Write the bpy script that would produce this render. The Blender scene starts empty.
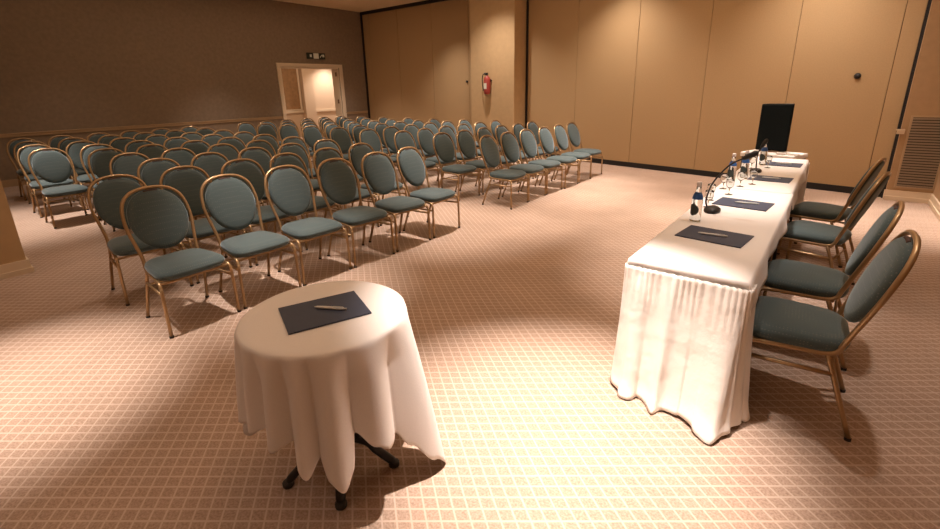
import bpy, bmesh, math, random
from mathutils import Vector, Matrix
random.seed(7)
PI = math.pi
D = bpy.data
scene = bpy.context.scene
col = scene.collection

# ------------------------------------------------------------ camera, world, lights, exposure
CAM_H = 1.6074
f_px, yaw, pitch, roll = 460.16, -0.6713, 0.2942, 0.0225
F = Vector((math.sin(yaw)*math.cos(pitch), math.cos(yaw)*math.cos(pitch), -math.sin(pitch)))
R0 = Vector((math.cos(yaw), -math.sin(yaw), 0))
D0 = F.cross(R0)
Rr = R0*math.cos(roll) + D0*math.sin(roll)
Dd = D0*math.cos(roll) - R0*math.sin(roll)
camd = D.cameras.new('camera')
cam = D.objects.new('camera', camd)
col.objects.link(cam)
m = Matrix((( Rr.x, -Dd.x, -F.x, 0), (Rr.y, -Dd.y, -F.y, 0), (Rr.z, -Dd.z, -F.z, CAM_H), (0, 0, 0, 1)))
cam.matrix_world = m
camd.sensor_fit = 'HORIZONTAL'
camd.sensor_width = 36
camd.lens = 36*f_px/940
camd.shift_y = -(264.5-228)/940       # the photograph is cropped more at its top than at its foot
camd.clip_start = 0.05
camd.clip_end = 60
scene.camera = cam

scene.view_settings.view_transform = 'Standard'
scene.view_settings.look = 'None'
scene.view_settings.gamma = 1
scene.view_settings.use_curve_mapping = False
scene.view_settings.exposure = 0.0

world = D.worlds.new('world')
scene.world = world
world.use_nodes = True
world.node_tree.nodes['Background'].inputs[0].default_value = (1, .75, .5, 1)
world.node_tree.nodes['Background'].inputs[1].default_value = 0.05

CEIL = 3.95
WARM = (1.0, .865, .775)
# recessed ceiling downlights and two added fill spots: x, y, power, cone (degrees), blend
LAMPS = [
    (-.85, 1.72, 2100, 35, 1), (-3.5, .10, 1250, 33, 1), (-2.1, -1.3, 70, 80, 1),  # last one is an unseen fill, added behind the camera
    (-3.45, 1.9, 760, 34, 1), (-3.6, 4.2, 820, 46, 1), (-2.0, 5.6, 620, 48, 1), (-3.4, 7.0, 860, 50, 1),
    (-.75, 4.2, 620, 38, 1), (-.75, 6.5, 420, 46, 1), (.80, 7.2, 750, 40, 1), (.25, 3.3, 170, 52, 1),  # last one is an added fill to brighten the chairs behind the table
    (-5.6, 2.1, 170, 65, 1), (-5.6, 4.9, 400, 60, 1), (-5.9, 7.4, 560, 60, 1),
    (-8.4, 1.0, 900, 50, 1), (-8.2, 3.9, 230, 65, 1), (-8.4, 6.6, 480, 65, 1), (-8.4, 9.2, 330, 90, 1),
    (-10.9, 2.4, 70, 80, 1), (-10.9, 5.4, 340, 70, 1), (-11.0, 8.4, 480, 80, 1),
    (-3.6, 8.6, 320, 110, 1), (-.6, 8.0, 300, 110, 1), (-6.4, 8.5, 330, 110, 1),
]
for (x, y, p, cone, bl) in LAMPS:
    ld = D.lights.new('downlight_or_fill', 'SPOT')
    ld.energy = p; ld.color = WARM; ld.spot_size = math.radians(cone); ld.spot_blend = bl
    ld.shadow_soft_size = .06
    lo = D.objects.new('downlight_or_fill', ld)
    col.objects.link(lo)
    lo.location = (x, y, CEIL-.03)
# unseen area fills, added under the ceiling to lift the ambient light
for (x, y, sx, sy, p, c) in [(-2.4, .5, 6.5, 5.5, 52, (1, .74, .52)), (-2.5, 6, 6, 4.5, 88, (1, .72, .46)), (-8.5, 5, 6, 7, 64, (1, .72, .46))]:
    ld = D.lights.new('ceiling_fill', 'AREA')
    ld.shape = 'RECTANGLE'; ld.size = sx; ld.size_y = sy; ld.energy = p; ld.color = c
    lo = D.objects.new('ceiling_fill', ld); col.objects.link(lo); lo.location = (x, y, CEIL-.02)
# corridor lamp beyond the door
ld = D.lights.new('corridor_lamp', 'SPOT')
ld.energy = 250; ld.color = (1, .86, .74); ld.spot_size = math.radians(118); ld.spot_blend = .8; ld.shadow_soft_size = .05
lo = D.objects.new('corridor_lamp', ld); col.objects.link(lo); lo.location = (-15.25, 11.25, 2.9)
ld = D.lights.new('corridor_fill', 'AREA'); ld.shape = 'RECTANGLE'; ld.size = 1.2; ld.size_y = 3; ld.energy = 38; ld.color = (1, .76, .52)  # unseen area fill, added to brighten the corridor
lo = D.objects.new('corridor_fill', ld); col.objects.link(lo); lo.location = (-14.2, 9.5, 2.97)

# ------------------------------------------------------------ materials
def nt(name):
    m = D.materials.new(name); m.use_nodes = True
    t = m.node_tree
    return m, t, t.nodes['Principled BSDF']
def mat(name, c, rough=.7, metal=0, noise=0, nscale=30, bump=0, sheen=0, spec=.5, trans=0, ior=1.45, emit=None, alpha=None):
    m, t, b = nt(name)
    b.inputs['Base Color'].default_value = (*c, 1)
    b.inputs['Roughness'].default_value = rough
    b.inputs['Metallic'].default_value = metal
    b.inputs['Specular IOR Level'].default_value = spec
    b.inputs['Sheen Weight'].default_value = sheen
    b.inputs['Transmission Weight'].default_value = trans
    b.inputs['IOR'].default_value = ior
    if emit:
        b.inputs['Emission Color'].default_value = (*emit[0], 1); b.inputs['Emission Strength'].default_value = emit[1]
    if noise or bump:
        tc = t.nodes.new('ShaderNodeTexCoord')
        n = t.nodes.new('ShaderNodeTexNoise'); n.inputs['Scale'].default_value = nscale; n.inputs['Detail'].default_value = 4
        t.links.new(tc.outputs['Object'], n.inputs['Vector'])
        if noise:
            r = t.nodes.new('ShaderNodeMapRange')
            r.inputs['To Min'].default_value = 1-noise; r.inputs['To Max'].default_value = 1+noise
            r.inputs['From Min'].default_value = .3; r.inputs['From Max'].default_value = .7
            t.links.new(n.outputs['Fac'], r.inputs['Value'])
            mx = t.nodes.new('ShaderNodeVectorMath'); mx.operation = 'SCALE'
            mx.inputs[0].default_value = c
            t.links.new(r.outputs[0], mx.inputs['Scale'])
            t.links.new(mx.outputs[0], b.inputs['Base Color'])
        if bump:
            bp = t.nodes.new('ShaderNodeBump'); bp.inputs['Strength'].default_value = bump; bp.inputs['Distance'].default_value = .003
            t.links.new(n.outputs['Fac'], bp.inputs['Height']); t.links.new(bp.outputs[0], b.inputs['Normal'])
    return m

def carpet_material():
    m, t, b = nt('carpet')
    N = t.nodes.new; L = t.links.new
    tc = N('ShaderNodeTexCoord')
    def line(nx, ny, pitch, off, width):
        d = N('ShaderNodeVectorMath'); d.operation = 'DOT_PRODUCT'
        d.inputs[1].default_value = (nx/pitch, ny/pitch, 0)
        L(tc.outputs['Object'], d.inputs[0])
        a = N('ShaderNodeMath'); a.operation = 'ADD'; a.inputs[1].default_value = off+100; L(d.outputs['Value'], a.inputs[0])
        fr = N('ShaderNodeMath'); fr.operation = 'FRACT'; L(a.outputs[0], fr.inputs[0])
        s = N('ShaderNodeMath'); s.operation = 'SUBTRACT'; s.inputs[1].default_value = .5; L(fr.outputs[0], s.inputs[0])
        ab = N('ShaderNodeMath'); ab.operation = 'ABSOLUTE'; L(s.outputs[0], ab.inputs[0])
        mr = N('ShaderNodeMapRange'); mr.interpolation_type = 'SMOOTHSTEP'
        mr.inputs['From Min'].default_value = width; mr.inputs['From Max'].default_value = width*.35
        L(ab.outputs[0], mr.inputs['Value'])
        return mr.outputs[0]
    a1 = math.radians(37); a2 = math.radians(-38)
    l1 = line(-math.sin(a1), math.cos(a1), .0545, .2, .12)
    l2 = line(-math.sin(a2), math.cos(a2), .0560, .1, .10)
    mx = N('ShaderNodeMath'); mx.operation = 'MAXIMUM'; L(l1, mx.inputs[0]); L(l2, mx.inputs[1])
    n = N('ShaderNodeTexNoise'); n.inputs['Scale'].default_value = 110; n.inputs['Detail'].default_value = 3; L(tc.outputs['Object'], n.inputs['Vector'])
    cr = N('ShaderNodeValToRGB')
    cr.color_ramp.elements[0].position = .35; cr.color_ramp.elements[0].color = (.33, .225, .165, 1)
    cr.color_ramp.elements[1].position = .65; cr.color_ramp.elements[1].color = (.48, .345, .27, 1)
    L(n.outputs['Fac'], cr.inputs[0])
    n2 = N('ShaderNodeTexNoise'); n2.inputs['Scale'].default_value = 2.2; n2.inputs['Detail'].default_value = 3; L(tc.outputs['Object'], n2.inputs['Vector'])
    mix = N('ShaderNodeMix'); mix.data_type = 'RGBA'; L(mx.outputs[0], mix.inputs['Factor'])
    L(cr.outputs[0], mix.inputs['A']); mix.inputs['B'].default_value = (.56, .43, .345, 1)
    r = N('ShaderNodeMapRange'); r.inputs['From Min'].default_value = .3; r.inputs['From Max'].default_value = .7; r.inputs['To Min'].default_value = .93; r.inputs['To Max'].default_value = 1.07
    L(n2.outputs['Fac'], r.inputs['Value'])
    vm = N('ShaderNodeVectorMath'); vm.operation = 'SCALE'; L(mix.outputs['Result'], vm.inputs[0]); L(r.outputs[0], vm.inputs['Scale'])
    L(vm.outputs[0], b.inputs['Base Color'])
    b.inputs['Roughness'].default_value = .95; b.inputs['Specular IOR Level'].default_value = .1
    bp = N('ShaderNodeBump'); bp.inputs['Strength'].default_value = .3; bp.inputs['Distance'].default_value = .004
    L(n.outputs['Fac'], bp.inputs['Height']); L(bp.outputs[0], b.inputs['Normal'])
    return m

def fabric_material():
    m, t, b = nt('chair_fabric')
    N = t.nodes.new; L = t.links.new
    tc = N('ShaderNodeTexCoord')
    v = N('ShaderNodeTexVoronoi'); v.inputs['Scale'].default_value = 70; v.inputs['Randomness'].default_value = .15
    L(tc.outputs['Object'], v.inputs['Vector'])
    cr = N('ShaderNodeValToRGB')
    cr.color_ramp.elements[0].position = .12; cr.color_ramp.elements[0].color = (.14, .155, .145, 1)
    cr.color_ramp.elements[1].position = .3; cr.color_ramp.elements[1].color = (.066, .094, .097, 1)
    L(v.outputs['Distance'], cr.inputs[0]); L(cr.outputs[0], b.inputs['Base Color'])
    b.inputs['Roughness'].default_value = .8; b.inputs['Sheen Weight'].default_value = .5; b.inputs['Sheen Roughness'].default_value = .4
    b.inputs['Sheen Tint'].default_value = (.75, .9, 1, 1); b.inputs['Specular IOR Level'].default_value = .25
    bp = N('ShaderNodeBump'); bp.inputs['Strength'].default_value = .25; bp.inputs['Distance'].default_value = .002
    L(v.outputs['Distance'], bp.inputs['Height']); L(bp.outputs[0], b.inputs['Normal'])
    return m

M_CARPET = carpet_material()
M_FABRIC = fabric_material()
M_GOLD = mat('gold_frame', (.40, .265, .14), .36, .65)
M_GLIDE = mat('foot_glide', (.03, .025, .02), .6)
M_SLOT = mat('handle_slot', (.05, .02, .015), .7)
M_PART = mat('partition_vinyl', (.43, .285, .145), .75, noise=.05, nscale=60, bump=.15)
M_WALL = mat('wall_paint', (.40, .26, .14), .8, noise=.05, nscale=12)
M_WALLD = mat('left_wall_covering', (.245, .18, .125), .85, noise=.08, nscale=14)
M_COLUMN = mat('column_paint', (.50, .34, .18), .7, noise=.04, nscale=10)
M_CEIL = mat('ceiling_paint', (.78, .58, .34), .85, noise=.05, nscale=20)
M_TRIM = mat('cream_trim', (.70, .57, .42), .5)
M_RAIL = mat('chair_rail', (.42, .29, .17), .55)
M_BLACK = mat('black_track', (.012, .010, .010), .6)
M_SEAM = mat('panel_seam', (.10, .055, .025), .8)
M_CORR = mat('corridor_wall', (.62, .47, .34), .7)
M_BROWN = mat('brown_board', (.30, .17, .08), .6, noise=.15, nscale=8)
M_CLOTH = mat('white_cloth', (.84, .79, .76), .85, noise=.02, nscale=200, bump=.1, sheen=.15)
M_SATIN = mat('skirt_satin', (.88, .82, .76), .36, noise=.02, nscale=7, bump=1, sheen=.2, spec=.6)
for n_ in M_SATIN.node_tree.nodes:
    if n_.type == 'BUMP': n_.inputs['Distance'].default_value = .02; n_.inputs['Strength'].default_value = .6
M_PAD = mat('slate_pad', (.045, .055, .092), .6, noise=.05, nscale=90)
M_PEN = mat('pen_white', (.75, .75, .72), .35)
M_METAL = mat('pen_metal', (.6, .6, .58), .3, .9)
M_DARK = mat('dark_metal', (.025, .022, .022), .45, .3)
M_BOX = mat('speaker_black', (.005, .007, .007), .8, noise=.3, nscale=200, spec=.1)
M_BOXG = mat('speaker_grille', (.007, .009, .009), .9, noise=.4, nscale=400, spec=.08)
M_WOOD = mat('table_wood', (.20, .11, .06), .5, noise=.1, nscale=9)
M_GLASS = mat('clear_glass', (.93, .95, .95), .03, trans=1, ior=1.3)
M_WATER = mat('bottle_water', (.86, .93, .95), .03, trans=1, ior=1.33)
M_BLUE = mat('bottle_blue', (.03, .10, .30), .5)
M_LABEL = mat('bottle_label_green', (.035, .05, .05), .5)
M_CAP = mat('bottle_cap_white', (.7, .62, .6), .5)
M_RED = mat('extinguisher_red', (.34, .05, .04), .4)
M_HOSE = mat('rubber_hose', (.02, .02, .02), .6)
M_GRILLE = mat('vent_slat', (.26, .20, .14), .5)
M_VDARK = mat('vent_dark', (.06, .045, .035), .9)
M_SIGN = mat('sign_dark', (.02, .03, .025), .4)
M_SIGNW = mat('sign_white', (.7, .7, .62), .4)
M_PAPER = mat('paper', (.75, .72, .68), .7)
M_BULB = mat('lamp_bulb', (1, .9, .7), .4, emit=((1, .78, .5), 8))

# ------------------------------------------------------------ mesh helpers
def box(bm, x0, x1, y0, y1, z0, z1, rot=0, piv=(0, 0)):
    vs = []
    for z in (z0, z1):
        for (x, y) in ((x0, y0), (x1, y0), (x1, y1), (x0, y1)):
            if rot:
                dx, dy = x-piv[0], y-piv[1]
                x, y = piv[0]+dx*math.cos(rot)-dy*math.sin(rot), piv[1]+dx*math.sin(rot)+dy*math.cos(rot)
            vs.append(bm.verts.new((x, y, z)))
    for f in ((3, 2, 1, 0), (4, 5, 6, 7), (0, 1, 5, 4), (1, 2, 6, 5), (2, 3, 7, 6), (3, 0, 4, 7)):
        bm.faces.new([vs[i] for i in f])
    return vs
def spline(pts, n=6):
    P = [Vector(p) for p in pts]
    out = []
    for i in range(len(P)-1):
        p0 = P[max(i-1, 0)]; p1 = P[i]; p2 = P[i+1]; p3 = P[min(i+2, len(P)-1)]
        for k in range(n):
            t = k/n
            out.append(.5*((2*p1)+(p2-p0)*t+(2*p0-5*p1+4*p2-p3)*t*t+(3*p1-p0-3*p2+p3)*t**3))
    out.append(P[-1]); return out
def tube(bm, pts, r, seg=8, smooth_n=0, squash=1.0, closed=False):
    P = spline(pts, smooth_n) if smooth_n else [Vector(p) for p in pts]
    n = len(P); rings = []
    up = None
    for i, p in enumerate(P):
        if closed: t = (P[(i+1) % n]-P[i-1])
        else: t = P[min(i+1, n-1)]-P[max(i-1, 0)]
        t.normalize()
        if up is None:
            up = Vector((0, 1, 0)) if abs(t.y) < .9 else Vector((1, 0, 0))
        a = (up - t*up.dot(t)).normalized(); b_ = t.cross(a); up = a
        rr = r[i] if isinstance(r, (list, tuple)) else r
        rings.append([bm.verts.new(p+a*math.cos(2*PI*k/seg)*rr+b_*math.sin(2*PI*k/seg)*rr*squash) for k in range(seg)])
    for i in range(n if closed else n-1):
        A, B = rings[i], rings[(i+1) % n]
        for k in range(seg):
            bm.faces.new((A[k], A[(k+1) % seg], B[(k+1) % seg], B[k]))
    if not closed:
        bm.faces.new(rings[0][::-1]); bm.faces.new(rings[-1])
def lathe(bm, prof, seg=20, c=(0, 0, 0), axis='Z', cap=True):
    rings = []
    for (r, z) in prof:
        ring = []
        for k in range(seg):
            a = 2*PI*k/seg
            if axis == 'Z': v = (c[0]+r*math.cos(a), c[1]+r*math.sin(a), c[2]+z)
            elif axis == 'Y': v = (c[0]+r*math.cos(a), c[1]-z, c[2]+r*math.sin(a))
            else: v = (c[0]+z, c[1]+r*math.cos(a), c[2]+r*math.sin(a))
            ring.append(bm.verts.new(v))
        rings.append(ring)
    for A, B in zip(rings, rings[1:]):
        for k in range(seg):
            bm.faces.new((A[k], A[(k+1) % seg], B[(k+1) % seg], B[k]))
    if cap:
        bm.faces.new(rings[0][::-1]); bm.faces.new(rings[-1])
def loft(bm, rings, cap=True):
    R = [[bm.verts.new(p) for p in ring] for ring in rings]
    n = len(R[0])
    for A, B in zip(R, R[1:]):
        for k in range(n):
            bm.faces.new((A[k], A[(k+1) % n], B[(k+1) % n], B[k]))
    if cap:
        bm.faces.new(R[0][::-1]); bm.faces.new(R[-1])
def obj(name, bm, m, parent=None, smooth=False, bevel=0):
    bmesh.ops.recalc_face_normals(bm, faces=bm.faces)
    me = D.meshes.new(name); bm.to_mesh(me); bm.free()
    me.materials.append(m)
    if smooth:
        for p in me.polygons: p.use_smooth = True
    o = D.objects.new(name, me); col.objects.link(o)
    if parent is not None: o.parent = parent
    if bevel:
        b = o.modifiers.new('bevel', 'BEVEL'); b.width = bevel; b.segments = 2; b.limit_method = 'ANGLE'
    return o
def thing(name, label, cat, loc=(0, 0, 0), rz=0, group=None):
    o = D.objects.new(name, None); col.objects.link(o)
    o.location = loc; o.rotation_euler = (0, 0, rz); o.empty_display_size = .1
    o['label'] = label; o['category'] = cat
    if group: o['group'] = group
    return o
def tag(o, label, cat, group=None):
    o['label'] = label; o['category'] = cat
    if group: o['group'] = group
    return o
def struct(name, bm, m, parent=None, label=None, **k):
    o = obj(name, bm, m, parent, **k)
    if parent is None:
        o['kind'] = 'structure'
    if label: o['label'] = label
    return o
def bxo(name, m, *b, parent=None, bevel=0, rot=0, piv=(0, 0)):
    bm = bmesh.new(); box(bm, *b, rot=rot, piv=piv); return obj(name, bm, m, parent, bevel=bevel)
def sbox(name, m, *b, parent=None, label=None, rot=0, piv=(0, 0), bevel=0):
    bm = bmesh.new(); box(bm, *b, rot=rot, piv=piv); return struct(name, bm, m, parent, label, bevel=bevel)

# ------------------------------------------------------------ the room
XL, XR, YF = -12.3, 1.13, -2.6
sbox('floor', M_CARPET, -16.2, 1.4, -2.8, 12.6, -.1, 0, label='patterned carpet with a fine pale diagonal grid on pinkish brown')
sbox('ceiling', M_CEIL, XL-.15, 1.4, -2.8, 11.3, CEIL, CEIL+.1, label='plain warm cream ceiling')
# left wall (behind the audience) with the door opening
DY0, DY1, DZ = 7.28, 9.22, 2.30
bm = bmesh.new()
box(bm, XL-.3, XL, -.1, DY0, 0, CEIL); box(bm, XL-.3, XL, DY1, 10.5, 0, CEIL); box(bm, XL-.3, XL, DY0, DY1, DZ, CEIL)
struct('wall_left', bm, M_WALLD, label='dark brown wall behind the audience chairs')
bm = bmesh.new()
for (a, b_) in ((.0, DY0-.1), (DY1+.1, 10.2)):
    box(bm, XL, XL+.025, a, b_, .915, .985); box(bm, XL, XL+.04, a, b_, .965, .985)
struct('trim_1', bm, M_RAIL, label='chair rail along the dark left wall', bevel=.004)
bm = bmesh.new()
for (a, b_) in ((.0, DY0-.1), (DY1+.1, 10.2)): box(bm, XL, XL+.02, a, b_, 0, .13)
struct('baseboard_left', bm, M_RAIL)
# side wall at the far left and the projecting wall end seen at the left edge
sbox('wall_side', M_WALL, XL, -6.9, -.1, .25, 0, CEIL)
sbox('wall_pier', M_COLUMN, -6.9, -5.93, YF, .61, 0, CEIL, label='tan wall end at the left edge of the photo')
bm = bmesh.new()
prof = [(-7.0, .61), (-5.93, .61), (-5.93, YF)]
for (e, z0, z1) in ((.03, 0, .05), (.018, .05, .13)):
    outer = [(-7.0, .61+e), (-5.93+e, .61+e), (-5.93+e, YF)]
    lo_ = [[bm.verts.new((x, y, z)) for (x, y) in prof+outer[::-1]] for z in (z0, z1)]
    bm.faces.new(lo_[0][::-1]); bm.faces.new(lo_[1])
    for k in range(6): bm.faces.new((lo_[0][k], lo_[0][(k+1) % 6], lo_[1][(k+1) % 6], lo_[1][k]))
struct('baseboard_pier', bm, M_TRIM)
# back wall, left part: plain folding partition panels under a black track
bw = D.objects.new('wall_back_left', None); col.objects.link(bw); bw['kind'] = 'structure'
YB = 10.25
xs = [XL+.06, -11.95, -10.7, -9.35, -8.05, -6.9]
for a, b_ in zip(xs, xs[1:]):
    bxo('partition_panel', M_PART, a+.005, b_-.005, YB, YB+.1, .04, CEIL-.09, parent=bw)
bxo('partition_core', M_SEAM, XL, -6.8, YB+.02, YB+.2, 0, CEIL, parent=bw)
bxo('ceiling_track', M_BLACK, XL, -6.8, YB-.03, YB+.05, CEIL-.09, CEIL, parent=bw)
bxo('corner_joint', M_BLACK, XL, XL+.06, YB-.03, YB+.05, 0, CEIL-.09, parent=bw)
bm = bmesh.new(); lathe(bm, [(.0, .0), (.03, .0), (.03, .03), (.0, .035)], 12, (-8.12, YB, 1.79), 'Y', cap=False)
obj('panel_lock', bm, M_BLACK, bw, smooth=True)
# the column with the fire extinguisher
YC = 9.40
bm = bmesh.new(); box(bm, -7.33, -6.07, YC, 10.3, 0, CEIL)
struct('wall_column', bm, M_COLUMN, label='square tan column between the two folding partitions', bevel=.01)
sbox('baseboard_column', M_TRIM, -7.35, -6.05, YC-.02, YC, 0, .12)
# back wall, right part: folding partition, slightly angled
A = Vector((-6.05, 9.90, 0)); ANG = math.atan(-.19)
def wl(s): return (A.x+s*math.cos(ANG), A.y+s*math.sin(ANG))
LEN = 6.86
br = D.objects.new('wall_back', None); col.objects.link(br); br['kind'] = 'structure'
br.location = A; br.rotation_euler = (0, 0, ANG)
seams = [.05, 1.44, 2.83, 4.15, 5.43, 6.60, 6.80]
for a, b_ in zip(seams, seams[1:]):
    bxo('partition_panel', M_PART, a+.004, b_-.004, 0, .1, .10, CEIL-.05, parent=br)
bxo('partition_core', M_SEAM, 0, LEN, .02, .2, .0, CEIL, parent=br)
bxo('floor_gap', M_BLACK, 0, LEN-.06, -.004, .05, 0, .098, parent=br)
bxo('side_joint', M_BLACK, 0, .05, -.02, .08, .1, CEIL, parent=br)
bxo('side_joint', M_BLACK, LEN-.055, LEN-.005, -.04, .06, 0, CEIL, parent=br)
bm = bmesh.new(); lathe(bm, [(.0, .0), (.04, .0), (.04, .02), (.0, .03)], 14, (6.25, 0, 1.66), 'Y', cap=False)
obj('panel_lock', bm, M_BLACK, br, smooth=True)
# wall portion with the air grille, right wall
YV = 8.50
bm = bmesh.new(); box(bm, .66, XR+.2, YV, YV+.25, 0, CEIL)
struct('wall_back_right', bm, M_WALL, label='short tan wall with the air grille at the right')
sbox('wall_right', M_WALL, XR, XR+.2, YF, YV, 0, CEIL)
sbox('wall_front', M_WALL, -5.93, XR, YF-.15, YF, 0, CEIL)
bm = bmesh.new(); box(bm, .64, XR, YV-.02, YV, 0, .14); box(bm, .64, XR, YV-.03, YV, 0, .06)
struct('baseboard_back', bm, M_TRIM, bevel=.004)
bm = bmesh.new(); box(bm, XR-.02, XR, YF, YV-.02, 0, .14); box(bm, XR-.03, XR, YF, YV-.03, 0, .06)
struct('baseboard_right', bm, M_TRIM, bevel=.004)
bm = bmesh.new(); box(bm, .62, .70, YV-.03, YV, .90, .965); box(bm, .61, .70, YV-.045, YV, .945, .965)
struct('trim_2', bm, M_TRIM, label='stub of cream chair rail beside the air grille', bevel=.004)
# door
fr = D.objects.new('door_1', None); col.objects.link(fr); fr['kind'] = 'structure'; fr['label'] = 'open doorway with cream casing in the dark left wall'
bm = bmesh.new()
box(bm, XL-.02, XL+.03, DY0-.1, DY0, 0, DZ+.09); box(bm, XL-.02, XL+.03, DY1, DY1+.12, 0, DZ+.09); box(bm, XL-.02, XL+.03, DY0, DY1, DZ, DZ+.09)
obj('door_casing', bm, M_TRIM, fr, bevel=.006)
bm = bmesh.new()
box(bm, XL-.32, XL-.02, DY0-.001, DY0+.03, 0, DZ); box(bm, XL-.32, XL-.02, DY1-.03, DY1+.001, 0, DZ); box(bm, XL-.32, XL-.02, DY0+.03, DY1-.03, DZ-.03, DZ)
obj('door_jamb', bm, M_TRIM, fr)
for z in (.35, 1.25, 2.05):
    bxo('hinge', M_WOOD, XL-.14, XL-.08, DY1-.05, DY1-.03, z, z+.12, parent=fr)
# corridor beyond
XC = -15.9
sbox('wall_corridor', M_CORR, XC-.2, XC, 6.0, 12.4, 0, 3.0, label='pale lit corridor wall seen through the doorway')
sbox('wall_corridor_near', M_CORR, XC, XL-.3, 6.0, 6.15, 0, 3.0)
sbox('wall_corridor_far', M_CORR, XC, XL-.3, 12.25, 12.4, 0, 3.0)
sbox('wall_corridor_inner', M_CORR, XL-.3, XL-.2, 10.5, 12.4, 0, 3.0)
sbox('ceiling_corridor', M_CEIL, XC-.2, XL-.3, 6.0, 12.4, 3.0, 3.1)
sbox('trim_3', M_TRIM, XC, XC+.05, 6.15, 12.25, .88, .97, label='cream chair rail along the corridor wall', bevel=.006)
sbox('wall_corridor_pier', M_CORR, XC, XC+.22, 10.12, 10.55, .0, 3.0)
t = thing('wall_panel', 'brown rectangular panel in a pale frame on the corridor wall, seen through the doorway', 'panel', (XC, 9.72, .985))
bxo('board', M_BROWN, .0, .03, -.30, .30, .03, 1.45, parent=t)
bm = bmesh.new(); box(bm, 0, .05, -.36, -.30, 0, 1.5); box(bm, 0, .05, .30, .36, 0, 1.5); box(bm, 0, .05, -.30, .30, 1.45, 1.5); box(bm, 0, .05, -.3, .3, 0, .03)
obj('frame', bm, M_TRIM, t)
# exit sign
t = thing('exit_sign', 'small dark and white exit sign on the wall above the doorway', 'sign', (XL, 8.45, 2.52))
bxo('sign_box', M_SIGN, 0, .05, -.30, .30, 0, .17, parent=t, bevel=.006)
bxo('white_panel', M_SIGNW, .05, .055, -.10, .07, .012, .158, parent=t)
bm = bmesh.new()
tube(bm, [(.054, .12, .05), (.054, .15, .085), (.054, .19, .12)], .012, 6); box(bm, .05, .055, .20, .26, .06, .13); box(bm, .05, .055, -.22, -.16, .05, .12)
obj('pictogram', bm, M_SIGNW, t)
# fire extinguisher
t = thing('fire_extinguisher', 'red fire extinguisher with black hose hung on the column', 'fire extinguisher', (-6.77, YC, 1.47))
bm = bmesh.new(); lathe(bm, [(.05, 0), (.075, .015), (.078, .05), (.078, .33), (.065, .38), (.03, .41), (.02, .43)], 20, (0, -.10, 0)); obj('cylinder', bm, M_RED, t, smooth=True)
bm = bmesh.new(); box(bm, -.02, .02, -.12, -.08, .43, .47); box(bm, -.02, .02, -.19, -.08, .47, .485); box(bm, -.015, .015, -.18, -.10, .435, .447); obj('valve_handle', bm, M_HOSE, t, bevel=.003)
bm = bmesh.new(); tube(bm, [(-.02, -.10, .45), (-.09, -.11, .46), (-.125, -.12, .38), (-.12, -.12, .22), (-.09, -.13, .08)], .012, 8, 5); obj('hose', bm, M_HOSE, t, smooth=True)
bm = bmesh.new(); box(bm, -.05, .05, -.025, 0, .28, .34); box(bm, -.082, .082, -.03, -.015, .29, .32); obj('bracket', bm, M_DARK, t)
bxo('label_plate', M_SIGNW, -.04, .04, -.182, -.176, .12, .25, parent=t)
# air grille
t = thing('air_vent', 'tall louvred air grille low on the short right-hand wall', 'vent', (.95, YV, .20))
W = .36; H_ = .92
X0, X1 = -.20, .16
bxo('backing', M_VDARK, X0, X1, -.006, 0, 0, H_, parent=t)
bm = bmesh.new()
box(bm, X0-.02, X0, -.02, 0, -.02, H_+.02); box(bm, X1, X1+.02, -.02, 0, -.02, H_+.02); box(bm, X0, X1, -.02, 0, -.02, 0); box(bm, X0, X1, -.02, 0, H_, H_+.02)
obj('vent_frame', bm, M_RAIL, t)
bm = bmesh.new()
n = 26
for k in range(n):
    z = (k+.5)*H_/n
    v = box(bm, X0, X1, -.018, -.014, z-.012, z+.010)
for vv in bm.verts:
    pass
obj('louvres', bm, M_GRILLE, t)

# ------------------------------------------------------------ recessed downlights, plus made-up fixtures at the two fill spots
d0 = None
for (x, y, p, cone, bl) in LAMPS:
    if d0 is None:
        d0 = thing('ceiling_downlight', 'small round recessed downlight in the cream ceiling', 'ceiling light', (x, y, CEIL), 0, 'recessed ceiling downlights')
        bm = bmesh.new(); lathe(bm, [(.055, -.002), (.075, -.012), (.085, -.006), (.088, 0)], 24, cap=False); obj('trim_ring', bm, M_TRIM, d0, smooth=True)
        bm = bmesh.new(); lathe(bm, [(.002, -.006), (.055, -.004)], 20, cap=False); obj('lamp_lens', bm, M_BULB, d0)
        kids = list(d0.children)
    else:
        r = d0.copy(); col.objects.link(r); r.location = (x, y, CEIL)
        for ch in kids:
            c = ch.copy(); col.objects.link(c); c.parent = r

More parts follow.
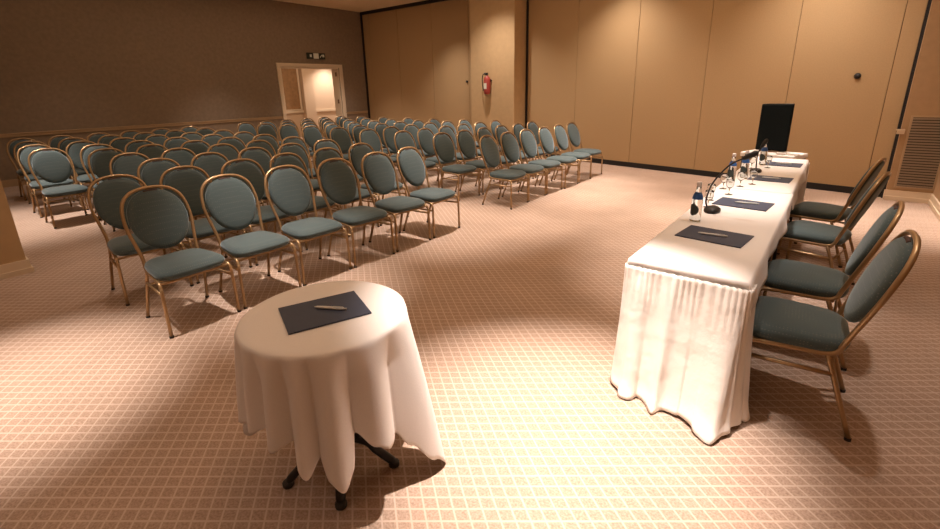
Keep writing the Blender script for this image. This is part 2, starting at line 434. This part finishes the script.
# ------------------------------------------------------------ banquet chair (faces +X)
def bx_(z): return -.142-(z-.45)*.335
TR = .0125
def make_chair():
    t = thing('banquet_chair', 'chair', 'chair')
    # seat cushion
    def sring(z, s, dx=0):
        pts = []
        for k in range(36):
            a = 2*PI*k/36
            c, s_ = math.cos(a), math.sin(a)
            e = .46
            x = math.copysign(abs(c)**e, c)*.212*s
            y = math.copysign(abs(s_)**e, s_)
            w = .190+(x/.212+1)*.020
            pts.append((x+.045+dx, y*w*s, z - (.012*max(0, x/.215)**3 if z > .44 else 0)))
        return pts
    bm = bmesh.new()
    loft(bm, [sring(.400, .96), sring(.410, 1.02), sring(.435, 1.06), sring(.455, 1.03), sring(.470, .93), sring(.478, .75), sring(.483, .45), sring(.485, .12)])
    obj('seat', bm, M_FABRIC, t, smooth=True)
    # backrest pad
    def bring(off, s):
        pts = []
        for k in range(40):
            a = 2*PI*k/40
            c, s_ = math.cos(a), math.sin(a)
            e = .90
            y = math.copysign(abs(c)**e, c)*.194*s
            zz = math.copysign(abs(s_)**e, s_)*.214*s
            if zz < 0: y *= 1-.10*(-zz/.214)
            z = .727+zz
            pts.append((bx_(z)+off, y, z))
        return pts
    bm = bmesh.new()
    loft(bm, [bring(-.022, .3), bring(-.022, .8), bring(-.018, .95), bring(-.005, 1.0), bring(.012, 1.0), bring(.026, .95), bring(.034, .82), bring(.040, .5), bring(.042, .15)])
    obj('backrest', bm, M_FABRIC, t, smooth=True)
    # back frame
    half = [(.184, .44), (.186, .50), (.198, .58), (.212, .67), (.216, .75), (.203, .84), (.168, .903), (.100, .944), (0, .956)]
    pts = [(bx_(z), y, z) for (y, z) in half] + [(bx_(z), -y, z) for (y, z) in half[-2::-1]]
    bm = bmesh.new(); tube(bm, pts, TR, 8, 4)
    obj('back_frame', bm, M_GOLD, t, smooth=True)
    bm = bmesh.new(); zz = .934; tube(bm, [(bx_(zz)+.012, -.045, zz-.004), (bx_(zz)+.012, 0, zz+.002), (bx_(zz)+.012, .045, zz-.004)], .010, 6, 3)
    obj('handle_slot', bm, M_SLOT, t, smooth=True)
    # seat frame: side rails sweeping up into the back, front and rear bars
    bm = bmesh.new()
    for s in (-1, 1):
        tube(bm, [(bx_(.45), .184*s, .45), (-.128, .187*s, .418), (-.09, .193*s, .400), (.03, .206*s, .398), (.16, .222*s, .398), (.225, .230*s, .392), (.250, .234*s, .362)], TR, 8, 4)
    tube(bm, [(.235, -.225, .390), (.235, .225, .390)], .011, 6)
    tube(bm, [(-.115, -.19, .392), (-.115, .19, .392)], .009, 6)
    obj('seat_frame', bm, M_GOLD, t, smooth=True)
    for s in (-1, 1):
        bm = bmesh.new(); tube(bm, [(.250, .234*s, .365), (.252, .236*s, .25), (.254, .238*s, .012)], TR*.95, 8, 3)
        lg = obj('leg', bm, M_GOLD, t, smooth=True)
        bm = bmesh.new(); lathe(bm, [(.010, 0), (.014, 0), (.014, .014), (.010, .016)], 10, (.254, .238*s, 0)); obj('glide', bm, M_GLIDE, lg)
        bm = bmesh.new(); tube(bm, [(-.095, .193*s, .395), (-.145, .201*s, .26), (-.232, .216*s, .012)], TR*.95, 8, 3)
        lg = obj('leg', bm, M_GOLD, t, smooth=True)
        bm = bmesh.new(); lathe(bm, [(.010, 0), (.014, 0), (.014, .014), (.010, .016)], 10, (-.232, .216*s, 0)); obj('glide', bm, M_GLIDE, lg)
        bm = bmesh.new(); tube(bm, [(-.130, .199*s, .305), (0, .213*s, .31), (.250, .234*s, .315)], .011, 6); obj('stretcher', bm, M_GOLD, t, smooth=True)
    bm = bmesh.new(); tube(bm, [(-.137, -.20, .285), (-.137, .20, .285)], .008, 6); obj('stretcher', bm, M_GOLD, t, smooth=True)
    return t
chair0 = make_chair()
def dup(root):
    r = root.copy(); col.objects.link(r)
    for ch in list(root.children):
        c = ch.copy(); col.objects.link(c); c.parent = r
        for g in ch.children:
            d = g.copy(); col.objects.link(d); d.parent = c
    return r
used = [False]
def place_chair(x, y, rz, label, group):
    if not used[0]:
        used[0] = True; r = chair0
    else: r = dup(chair0)
    r.location = (x, y, 0); r.rotation_euler = (0, 0, rz)
    r['label'] = label; r['group'] = group
ORD = ['first', 'second', 'third', 'fourth', 'fifth', 'sixth', 'seventh', 'eighth', 'ninth']
ROW = ['front row', 'second row', 'third row', 'fourth row', 'fifth row', 'sixth row', 'third-last row', 'second-last row', 'last row']
def rowx(r): return -3.645-.872*r
for r in range(9):
    if r < 2: ys = [1.17+.535*k for k in range(6)]
    elif r < 5: ys = [1.80+.53*k for k in range(5)]
    else: ys = [{5: 1.37, 6: 1.40, 7: 1.48, 8: 1.52}[r]+.532*k for k in range(6)]
    for k, y in enumerate(ys):
        place_chair(rowx(r)+random.uniform(-.03, .03), y+random.uniform(-.006, .006), math.radians(random.uniform(-3, 3)),
                    'green oval-backed chair, %s from the left, %s of the near block' % (ORD[k], ROW[r]), 'chairs in the near block')
    for k in range(6):
        y = 5.40+.54*k
        place_chair(rowx(r)+random.uniform(-.02, .02), y+random.uniform(-.006, .006), math.radians(random.uniform(-3, 3)),
                    'green oval-backed chair, %s from the aisle, %s of the far block' % (ORD[k], ROW[r]), 'chairs in the far block beyond the aisle')
for (y, dx, a, w) in [(2.66, .01, 3, 'nearest the camera'), (3.36, .01, -2, 'second nearest the camera'), (4.50, .01, -12, 'third from the camera'), (5.32, .02, -13, 'farthest from the camera')]:
    place_chair(.015+dx, y, PI+math.radians(a), 'green oval-backed gold-framed chair behind the long table, %s' % w, 'chairs behind the long white table')

# ------------------------------------------------------------ long table: two folding tables end to end
TX0, TX1 = -.744, -.208
TZ = .745
def trestle(y0, y1, label):
    t = thing('folding_table', label, 'table', ((TX0+TX1)/2, (y0+y1)/2, 0), 0, 'tables under the long white cloth')
    hw = (TX1-TX0)/2-.012; hl = (y1-y0)/2-.01
    bxo('tabletop', M_WOOD, -hw, hw, -hl, hl, TZ-.035, TZ-.005, parent=t, bevel=.004)
    for sy in (-1, 1):
        for sx in (-1, 1):
            bm = bmesh.new(); tube(bm, [(sx*(hw-.06), sy*(hl-.25), TZ-.036), (sx*(hw-.04), sy*(hl-.25), 0)], .014, 8)
            obj('leg', bm, M_DARK, t, smooth=True)
        bm = bmesh.new(); tube(bm, [(-(hw-.05), sy*(hl-.25), .30), ((hw-.05), sy*(hl-.25), .30)], .01, 8); obj('brace', bm, M_DARK, t, smooth=True)
TY = [2.272, 4.40, 6.50]
trestle(TY[0], TY[1], 'narrow folding table under the near half of the long white cloth')
trestle(TY[1]+.0, TY[2], 'narrow folding table under the far half of the long white cloth')
def sheet(bm, rows, thick=0):
    V = [[bm.verts.new(p) for p in r] for r in rows]
    for A_, B_ in zip(V, V[1:]):
        for k in range(len(A_)-1):
            bm.faces.new((A_[k], A_[k+1], B_[k+1], B_[k]))
def solid(o, t=.003):
    s = o.modifiers.new('solid', 'SOLIDIFY'); s.thickness = t; s.offset = 1
    return o
def long_cloth(y0, y1, near, far, xo, label):
    # top with short drop over the chair side and over the free ends; soft waves in the drop
    bm = bmesh.new()
    n = 70; prof = []
    over = .125
    rows = []
    x0, x1 = TX0-.004, TX1+.004+xo
    ys = [y0+(y1-y0)*i/n for i in range(n+1)]
    for i, y in enumerate(ys):
        w = .012*math.sin(i*.17)+.007*math.sin(i*.41+1)
        row = [(x0-.006, y, TZ-.03), (x0-.003, y, TZ-.005), (x0+.004, y, TZ)]
        for k in range(1, 10): row.append((x0+(x1-x0)*k/10, y, TZ+.0004*math.sin(k*2.1+i*.7)))
        row += [(x1-.004, y, TZ), (x1+.004, y, TZ-.006)]
        for k in range(1, 7):
            v = k/6
            row.append((x1+.006+v*(.014+w), y, TZ-.006-v*(over+.01*math.sin(i*.11))))
        rows.append(row)
    def endrow(y, s, dz, out):
        return [(p[0], y+s*out, min(p[2], p[2]-dz)) for p in rows[0 if s < 0 else -1]]
    if near:
        rows = [endrow(y0, -1, .035, .006), endrow(y0, -1, .006, .005)] + rows
    if far:
        rows = rows + [endrow(y1, 1, .006, .005), endrow(y1, 1, .035, .006)]
    sheet(bm, rows)
    o = obj('tablecloth', bm, M_CLOTH, None, smooth=True)
    tag(o, label, 'tablecloth', 'white cloths on the long table')
    return solid(o, .002)
long_cloth(TY[0]-.004, TY[1]-.003, True, False, 0, 'white tablecloth over the near half of the long table')
long_cloth(TY[1]+.003, TY[2]+.004, False, True, -.012, 'white tablecloth over the far half of the long table')

# gathered satin skirt: chair-side corner, near end, audience side, far end
def skirt():
    path = []     # (x, y, nx, ny, near_weight)
    x0, x1 = TX0-.014, TX1+.020
    y0, y1 = TY[0]-.016, TY[2]+.016
    def seg(a, b, nx, ny, n, w0, w1):
        for i in range(n):
            t = i/n
            path.append((a[0]+(b[0]-a[0])*t, a[1]+(b[1]-a[1])*t, nx, ny, w0+(w1-w0)*t))
    def arc(cx, cy, r, a0, a1, n, w0, w1):
        for i in range(n):
            t = i/n; a = math.radians(a0+(a1-a0)*t)
            path.append((cx+r*math.cos(a), cy+r*math.sin(a), math.cos(a), math.sin(a), w0+(w1-w0)*t))
    c = .02
    seg((x1, y0+.10), (x1, y0+c), 1, 0, 14, .35, .35)
    arc(x1-c, y0+c, c, 0, -90, 16, .35, .8)
    seg((x1-c, y0), (x0+c, y0), 0, -1, 190, 1, .7)
    arc(x0+c, y0+c, c, -90, -180, 16, .7, .25)
    seg((x0, y0+c), (x0, y1-c), -1, 0, 420, .25, .25)
    arc(x0+c, y1-c, c, 180, 90, 12, .3, .3)
    seg((x0+c, y1), (x1+.0, y1), 0, 1, 120, .3, .3)
    nv = 34
    rows = [[] for _ in range(nv+1)]
    s = 0; prev = None
    for (x, y, nx, ny, w) in path:
        if prev: s += math.hypot(x-prev[0], y-prev[1])+abs(math.atan2(ny*prev[2]-nx*prev[3], nx*prev[2]+ny*prev[3]))*.035
        prev = (x, y, nx, ny)
        big = .5+.5*math.sin(s*30+1.1*math.sin(s*11)+.6)
        mid = math.sin(s*63+.9*math.sin(s*19)+1.7)
        fine = math.sin(s*190+2*math.sin(s*31))
        ridge = big**1.6
        for j in range(nv+1):
            v = j/nv
            out = .004+fine*.005*max(0, 1-v*3)
            out += ridge*(.010+.050*v**1.1)*(.30+.70*w)*(min(1, v*8))
            out += mid*.006*v
            out += w*(.075 if ny > -.9 else .075+.055*max(0, (x-TX0)/(TX1-TX0)))*v**1.5
            # hem sweeping outwards on the carpet
            if v > .86: out += w*.035*((v-.86)/.14)**2*(.4+.6*ridge)
            hem = .006+.028*(1-ridge)*w*(.5+.5*math.sin(s*9))
            top = TZ-.030
            z = top-(top-hem)*v
            tx, ty = -ny, nx
            rows[j].append((x+nx*out+tx*.012*v*mid, y+ny*out+ty*.012*v*mid, z))
    bm = bmesh.new(); sheet(bm, rows)
    o = obj('table_skirt', bm, M_SATIN, None, smooth=True)
    tag(o, 'gathered white satin skirt hanging to the carpet around the long table', 'table skirt')
    solid(o, .002)
    sub = o.modifiers.new('s', 'SMOOTH'); sub.factor = .4; sub.iterations = 2
skirt()

# ------------------------------------------------------------ round table with square cloth
RC = (-1.518, .951); RR = .3226
t = thing('round_table', 'small round pedestal table hidden under a white cloth in the foreground', 'table', (*RC, 0))
bm = bmesh.new(); lathe(bm, [(.29, -.03), (RR-.012, -.028), (RR-.008, -.015), (RR-.012, -.004), (.29, -.003)], 48, (0, 0, .748)); obj('tabletop', bm, M_WOOD, t, smooth=True)
bm = bmesh.new(); lathe(bm, [(.05, .10), (.05, .14), (.032, .18), (.028, .68), (.07, .717)], 24); obj('pedestal', bm, M_DARK, t, smooth=True)
for a in (33, 105, 177, -111, -39):
    ca, sa = math.cos(math.radians(a)), math.sin(math.radians(a))
    bm = bmesh.new()
    tube(bm, [(.03*ca, .03*sa, .15), (.12*ca, .12*sa, .13), (.17*ca, .17*sa, .075), (.235*ca, .235*sa, .022)], [.024]*4+[.023]*4+[.020]*4+[.017], 10, 4, squash=.8)
    lg = obj('foot', bm, M_DARK, t, smooth=True)
    bm = bmesh.new(); lathe(bm, [(.02, 0), (.024, .004), (.024, .02), (.015, .026)], 12, (.235*ca, .235*sa, 0)); obj('glide', bm, M_GLIDE, lg, smooth=True)
hemtab = [(-180, .42), (-160, .35), (-145, .14), (-130, .30), (-115, .37), (-104, .385), (-93, .40), (-83, .425), (-73, .375), (-63, .40), (-57, .31), (-52, .28), (-46, .33), (-40, .26), (-33, .225), (-27, .27), (-22, .40), (-12, .335), (-3, .30), (9, .29), (18, .20), (28, .08), (37, .004), (46, .06), (60, .30), (80, .40), (100, .38), (118, .20), (128, .12), (140, .25), (160, .38), (180, .42)]
# fold lobes between sharp valleys: valley angles and how far each lobe swings out
valleys = [(-180, .05), (-152, .09), (-128, .06), (-104, .045), (-83, .055), (-62, .06), (-46, .08), (-23, .055), (9, .095), (56, .06), (82, .05), (108, .10), (146, .05), (180, .05)]
def interp(tab, a):
    for (a0, v0), (a1, v1) in zip(tab, tab[1:]):
        if a0 <= a <= a1:
            u = (a-a0)/(a1-a0); u = u*u*(3-2*u)
            return v0+(v1-v0)*u
bm = bmesh.new()
NA = 300; NVd = 30
rings = []
ZT = .752
for r in (.01, .08, .16, .24, .29, RR-.006): rings.append([(r*math.cos(2*PI*k/NA-PI), r*math.sin(2*PI*k/NA-PI), ZT) for k in range(NA)])
rings.append([((RR+.001)*math.cos(2*PI*k/NA-PI), (RR+.001)*math.sin(2*PI*k/NA-PI), ZT-.004) for k in range(NA)])
for j in range(NVd+1):
    v = j/NVd; ring = []
    for k in range(NA):
        a = 360*k/NA-180; ar = math.radians(a)
        hem = interp(hemtab, a)
        z = ZT-.012-(ZT-.012-hem)*v
        drop = (ZT-z)/.72
        fold = 0
        for (a0, amp), (a1, _) in zip(valleys, valleys[1:]):
            if a0 <= a <= a1:
                u = 2*(a-a0)/(a1-a0)-1
                fold = (max(0, 1-u*u))**.62*amp
                if a0 == 9: fold *= .55+.75*math.exp(-((a-36)/14)**2)
        top = min(1, drop*5)
        r = RR+.004+fold*drop**.8+drop*.012+(.014*math.cos(PI*u)-.012)*top
        ring.append((r*math.cos(ar), r*math.sin(ar), z))
    rings.append(ring)
V = [[bm.verts.new(p) for p in r] for r in rings]
bm.faces.new(V[0])
for A_, B_ in zip(V, V[1:]):
    for k in range(NA): bm.faces.new((A_[k], A_[(k+1) % NA], B_[(k+1) % NA], B_[k]))
o = obj('tablecloth', bm, M_CLOTH, None, smooth=True); o.location = (*RC, 0)
tag(o, 'white square cloth draped in deep folds over the round foreground table', 'tablecloth'); solid(o, .002)

# ------------------------------------------------------------ writing pads and pens
def pad(cx, cy, z, lx, ly, rz, lab, penlab, pa, plen, pdx, pdy, grp=True):
    bm = bmesh.new(); box(bm, -lx/2, lx/2, -ly/2, ly/2, 0, .006)
    o = obj('writing_pad', bm, M_PAD, None, bevel=.001); o.location = (cx, cy, z); o.rotation_euler = (0, 0, rz)
    tag(o, lab, 'writing pad', 'slate blue writing pads on the long table' if grp else None)
    t = thing('pen', penlab, 'pen', (cx+pdx, cy+pdy, z+.0125), pa, 'pens on the long table' if grp else None)
    bm = bmesh.new(); lathe(bm, [(.0015, -plen*.5), (.0055, -plen*.38), (.006, -plen*.1), (.006, plen*.44), (.004, plen*.46)], 10, axis='X'); obj('barrel', bm, M_PEN, t, smooth=True)
    bm = bmesh.new(); box(bm, plen*.12, plen*.44, -.0015, .0015, .005, .008); obj('clip', bm, M_METAL, t)
    bm = bmesh.new(); lathe(bm, [(.004, 0), (.004, .012)], 8, (plen*.46, 0, 0), axis='X'); obj('button', bm, M_METAL, t)
Z = TZ+.003
pad(-.473, 2.893, Z, .352, .268, math.radians(-6), 'slate blue writing pad nearest the camera on the long table', 'white pen on the nearest writing pad of the long table', math.radians(5), .15, -.01, -.01)
pad(-.465, 3.828, Z, .350, .270, math.radians(-5), 'slate blue writing pad beside the first microphone base', 'white pen on the second writing pad from the camera', math.radians(8), .15, .02, .0)
pad(-.420, 5.000, Z, .325, .265, math.radians(-3), 'third slate blue writing pad from the camera', 'white pen on the third writing pad from the camera', math.radians(4), .14, .0, .0)
pad(-.410, 5.980, Z, .335, .275, math.radians(-2), 'farthest slate blue writing pad, just before the loudspeaker end', 'white pen on the farthest writing pad', math.radians(3), .14, .0, .0)
pad(-1.521, .953, ZT+.003, .316, .245, math.radians(68), 'dark slate blue writing pad on the round foreground table', 'white pen lying on the pad of the round foreground table', math.radians(28), .135, .012, .018, False)

# ------------------------------------------------------------ water bottles
def make_bottle():
    t = thing('water_bottle', 'x', 'bottle')
    bm = bmesh.new(); lathe(bm, [(.025, 0), (.032, .004), (.033, .012), (.033, .135), (.031, .155), (.022, .185), (.015, .205), (.0135, .232)], 24); obj('bottle_body', bm, M_WATER, t, smooth=True)
    bm = bmesh.new(); lathe(bm, [(.0145, .232), (.0155, .234), (.0155, .256), (.013, .260)], 20); obj('cap', bm, M_CAP, t, smooth=True)
    bm = bmesh.new()
    rows = []
    for j in range(9):
        v = j/8*2-1; hw = 62*math.sqrt(max(.02, 1-v*v))
        rows.append([(.0340*math.cos(math.radians(-115+hw*u/6)), .0340*math.sin(math.radians(-115+hw*u/6)), .082+.038*v) for u in range(-6, 7)])
    for A_, B_ in zip(rows, rows[1:]):
        for k in range(12): bm.faces.new([bm.verts.new(p) for p in (A_[k], A_[k+1], B_[k+1], B_[k])])
    bmesh.ops.remove_doubles(bm, verts=bm.verts, dist=1e-6)
    obj('body_label', bm, M_LABEL, t, smooth=True)
    bm = bmesh.new(); lathe(bm, [(.0325, .150), (.0305, .164), (.0235, .186)], 24, cap=False); obj('neck_label', bm, M_BLUE, t, smooth=True)
    return t
b0 = make_bottle()
for i, (x, y, lab) in enumerate([(-.640, 3.165, 'clear water bottle with dark and blue labels, nearest the camera'),
                        (-.690, 4.66, 'clear water bottle with a blue neck label among the glasses, second from the camera'),
                        (-.625, 4.90, 'clear water bottle standing left of the third writing pad'),
                        (-.590, 5.86, 'farthest clear water bottle, in front of the loudspeaker')]):
    r = b0 if i == 0 else dup(b0)
    r.location = (x, y, Z); r['label'] = lab; r['group'] = 'water bottles on the long table'

# ------------------------------------------------------------ drinking glasses
def make_glass():
    bm = bmesh.new()
    lathe(bm, [(.001, .001), (.032, .001), (.033, .003), (.006, .008), (.0045, .014), (.0045, .055), (.012, .064), (.028, .080), (.034, .105), (.033, .135), (.030, .150), (.0288, .150), (.0315, .133), (.0325, .105), (.0265, .082), (.008, .067), (.001, .066)], 24, cap=False)
    o = obj('wine_glass', bm, M_GLASS, None, smooth=True)
    return o
g0 = make_glass()
for i, (x, y, lab) in enumerate([(-.655, 3.60, 'clear stemmed glass just left of the second writing pad'),
                        (-.690, 3.84, 'clear stemmed glass behind the nearest bottle'),
                        (-.610, 4.12, 'clear stemmed glass between the second pad and the middle bottles'),
                        (-.690, 4.33, 'clear stemmed glass at the table edge left of the middle bottles'),
                        (-.590, 4.50, 'clear stemmed glass in front of the middle pair of bottles'),
                        (-.520, 4.66, 'clear stemmed glass in front of the third writing pad'),
                        (-.650, 5.55, 'clear stemmed glass beside the second microphone base'),
                        (-.520, 5.68, 'clear stemmed glass just before the farthest writing pad')]):
    r = g0 if i == 0 else g0.copy()
    if i: col.objects.link(r)
    r.location = (x, y, Z); r.scale = (.88, .88, .82)
    tag(r, lab, 'glass', 'drinking glasses on the long table')

# ------------------------------------------------------------ microphones
def make_mic(name_label, x, y, neck):
    t = thing('microphone', name_label, 'microphone', (x, y, Z), 0, 'gooseneck microphones on the long table')
    bm = bmesh.new()
    rings = []
    for (s, z) in ((.96, 0), (1, .006), (.98, .018), (.75, .030), (.3, .036)):
        rings.append([(s*.052*math.cos(2*PI*k/28), s*.085*math.sin(2*PI*k/28), z) for k in range(28)])
    loft(bm, rings); obj('base', bm, M_DARK, t, smooth=True)
    bm = bmesh.new(); tube(bm, neck, .0055, 8, 6); obj('gooseneck', bm, M_DARK, t, smooth=True)
    a, b_ = Vector(neck[-2]), Vector(neck[-1]); d = (b_-a).normalized()
    bm = bmesh.new(); tube(bm, [b_-d*.01, b_+d*.0, b_+d*.03, b_+d*.07, b_+d*.085], [.008, .014, .019, .018, .008], 12); obj('capsule', bm, M_HOSE, t, smooth=True)
make_mic('black gooseneck microphone arching over the second writing pad', -.604, 3.49,
         [(-.035, .0, .025), (-.045, -.01, .08), (-.020, -.02, .19), (.03, -.02, .28), (.085, -.02, .345), (.150, -.02, .385)])
make_mic('farther black gooseneck microphone beside the third bottle', -.585, 5.35,
         [(.0, .0, .03), (-.005, .0, .12), (-.004, .0, .17), (.004, .0, .215), (.02, .0, .25)])

# ------------------------------------------------------------ end table with loudspeaker and papers
ER = math.radians(-17); EC = (-.595, 6.93)
t = thing('end_table', 'small white-topped table at the far end of the long table', 'table', (*EC, 0), ER)
bxo('tabletop', M_CLOTH, -.305, .305, -.21, .21, .70, .755, parent=t, bevel=.01)
for sx in (-1, 1):
    for sy in (-1, 1):
        bm = bmesh.new(); tube(bm, [(sx*.28, sy*.17, .70), (sx*.28, sy*.17, 0)], .018, 8); obj('leg', bm, M_DARK, t, smooth=True)
t = thing('loudspeaker', 'upright black loudspeaker cabinet on the far end table', 'loudspeaker', (-.63, 7.02, .757), math.radians(-8))
bm = bmesh.new(); box(bm, -.175, .175, -.06, .12, .015, .585)
for v in bm.verts:
    if v.co.y > .1: v.co.x *= .8
obj('cabinet', bm, M_BOX, t, bevel=.012)
bxo('grille', M_BOXG, -.162, .162, -.072, -.06, .03, .57, parent=t, bevel=.004)
bm = bmesh.new(); box(bm, -.12, .10, -.09, .08, 0, .015); obj('base_plate', bm, M_WOOD, t, bevel=.003)
bxo('top_socket', M_GRILLE, .06, .15, .0, .05, .585, .592, parent=t)
for i, (x, y, a, w, lab) in enumerate([(-.50, 6.76, -12, .10, 'small white card left of centre on the front of the end table'), (-.375, 6.74, -20, .12, 'small white card at the right end of the far end table')]):
    bm = bmesh.new(); box(bm, -w/2, w/2, -.03, .03, 0, .02)
    o = obj('place_card', bm, M_PAPER, None, bevel=.002); o.location = (x, y, .757); o.rotation_euler = (0, 0, math.radians(a))
    tag(o, lab, 'card', 'cards on the end table')
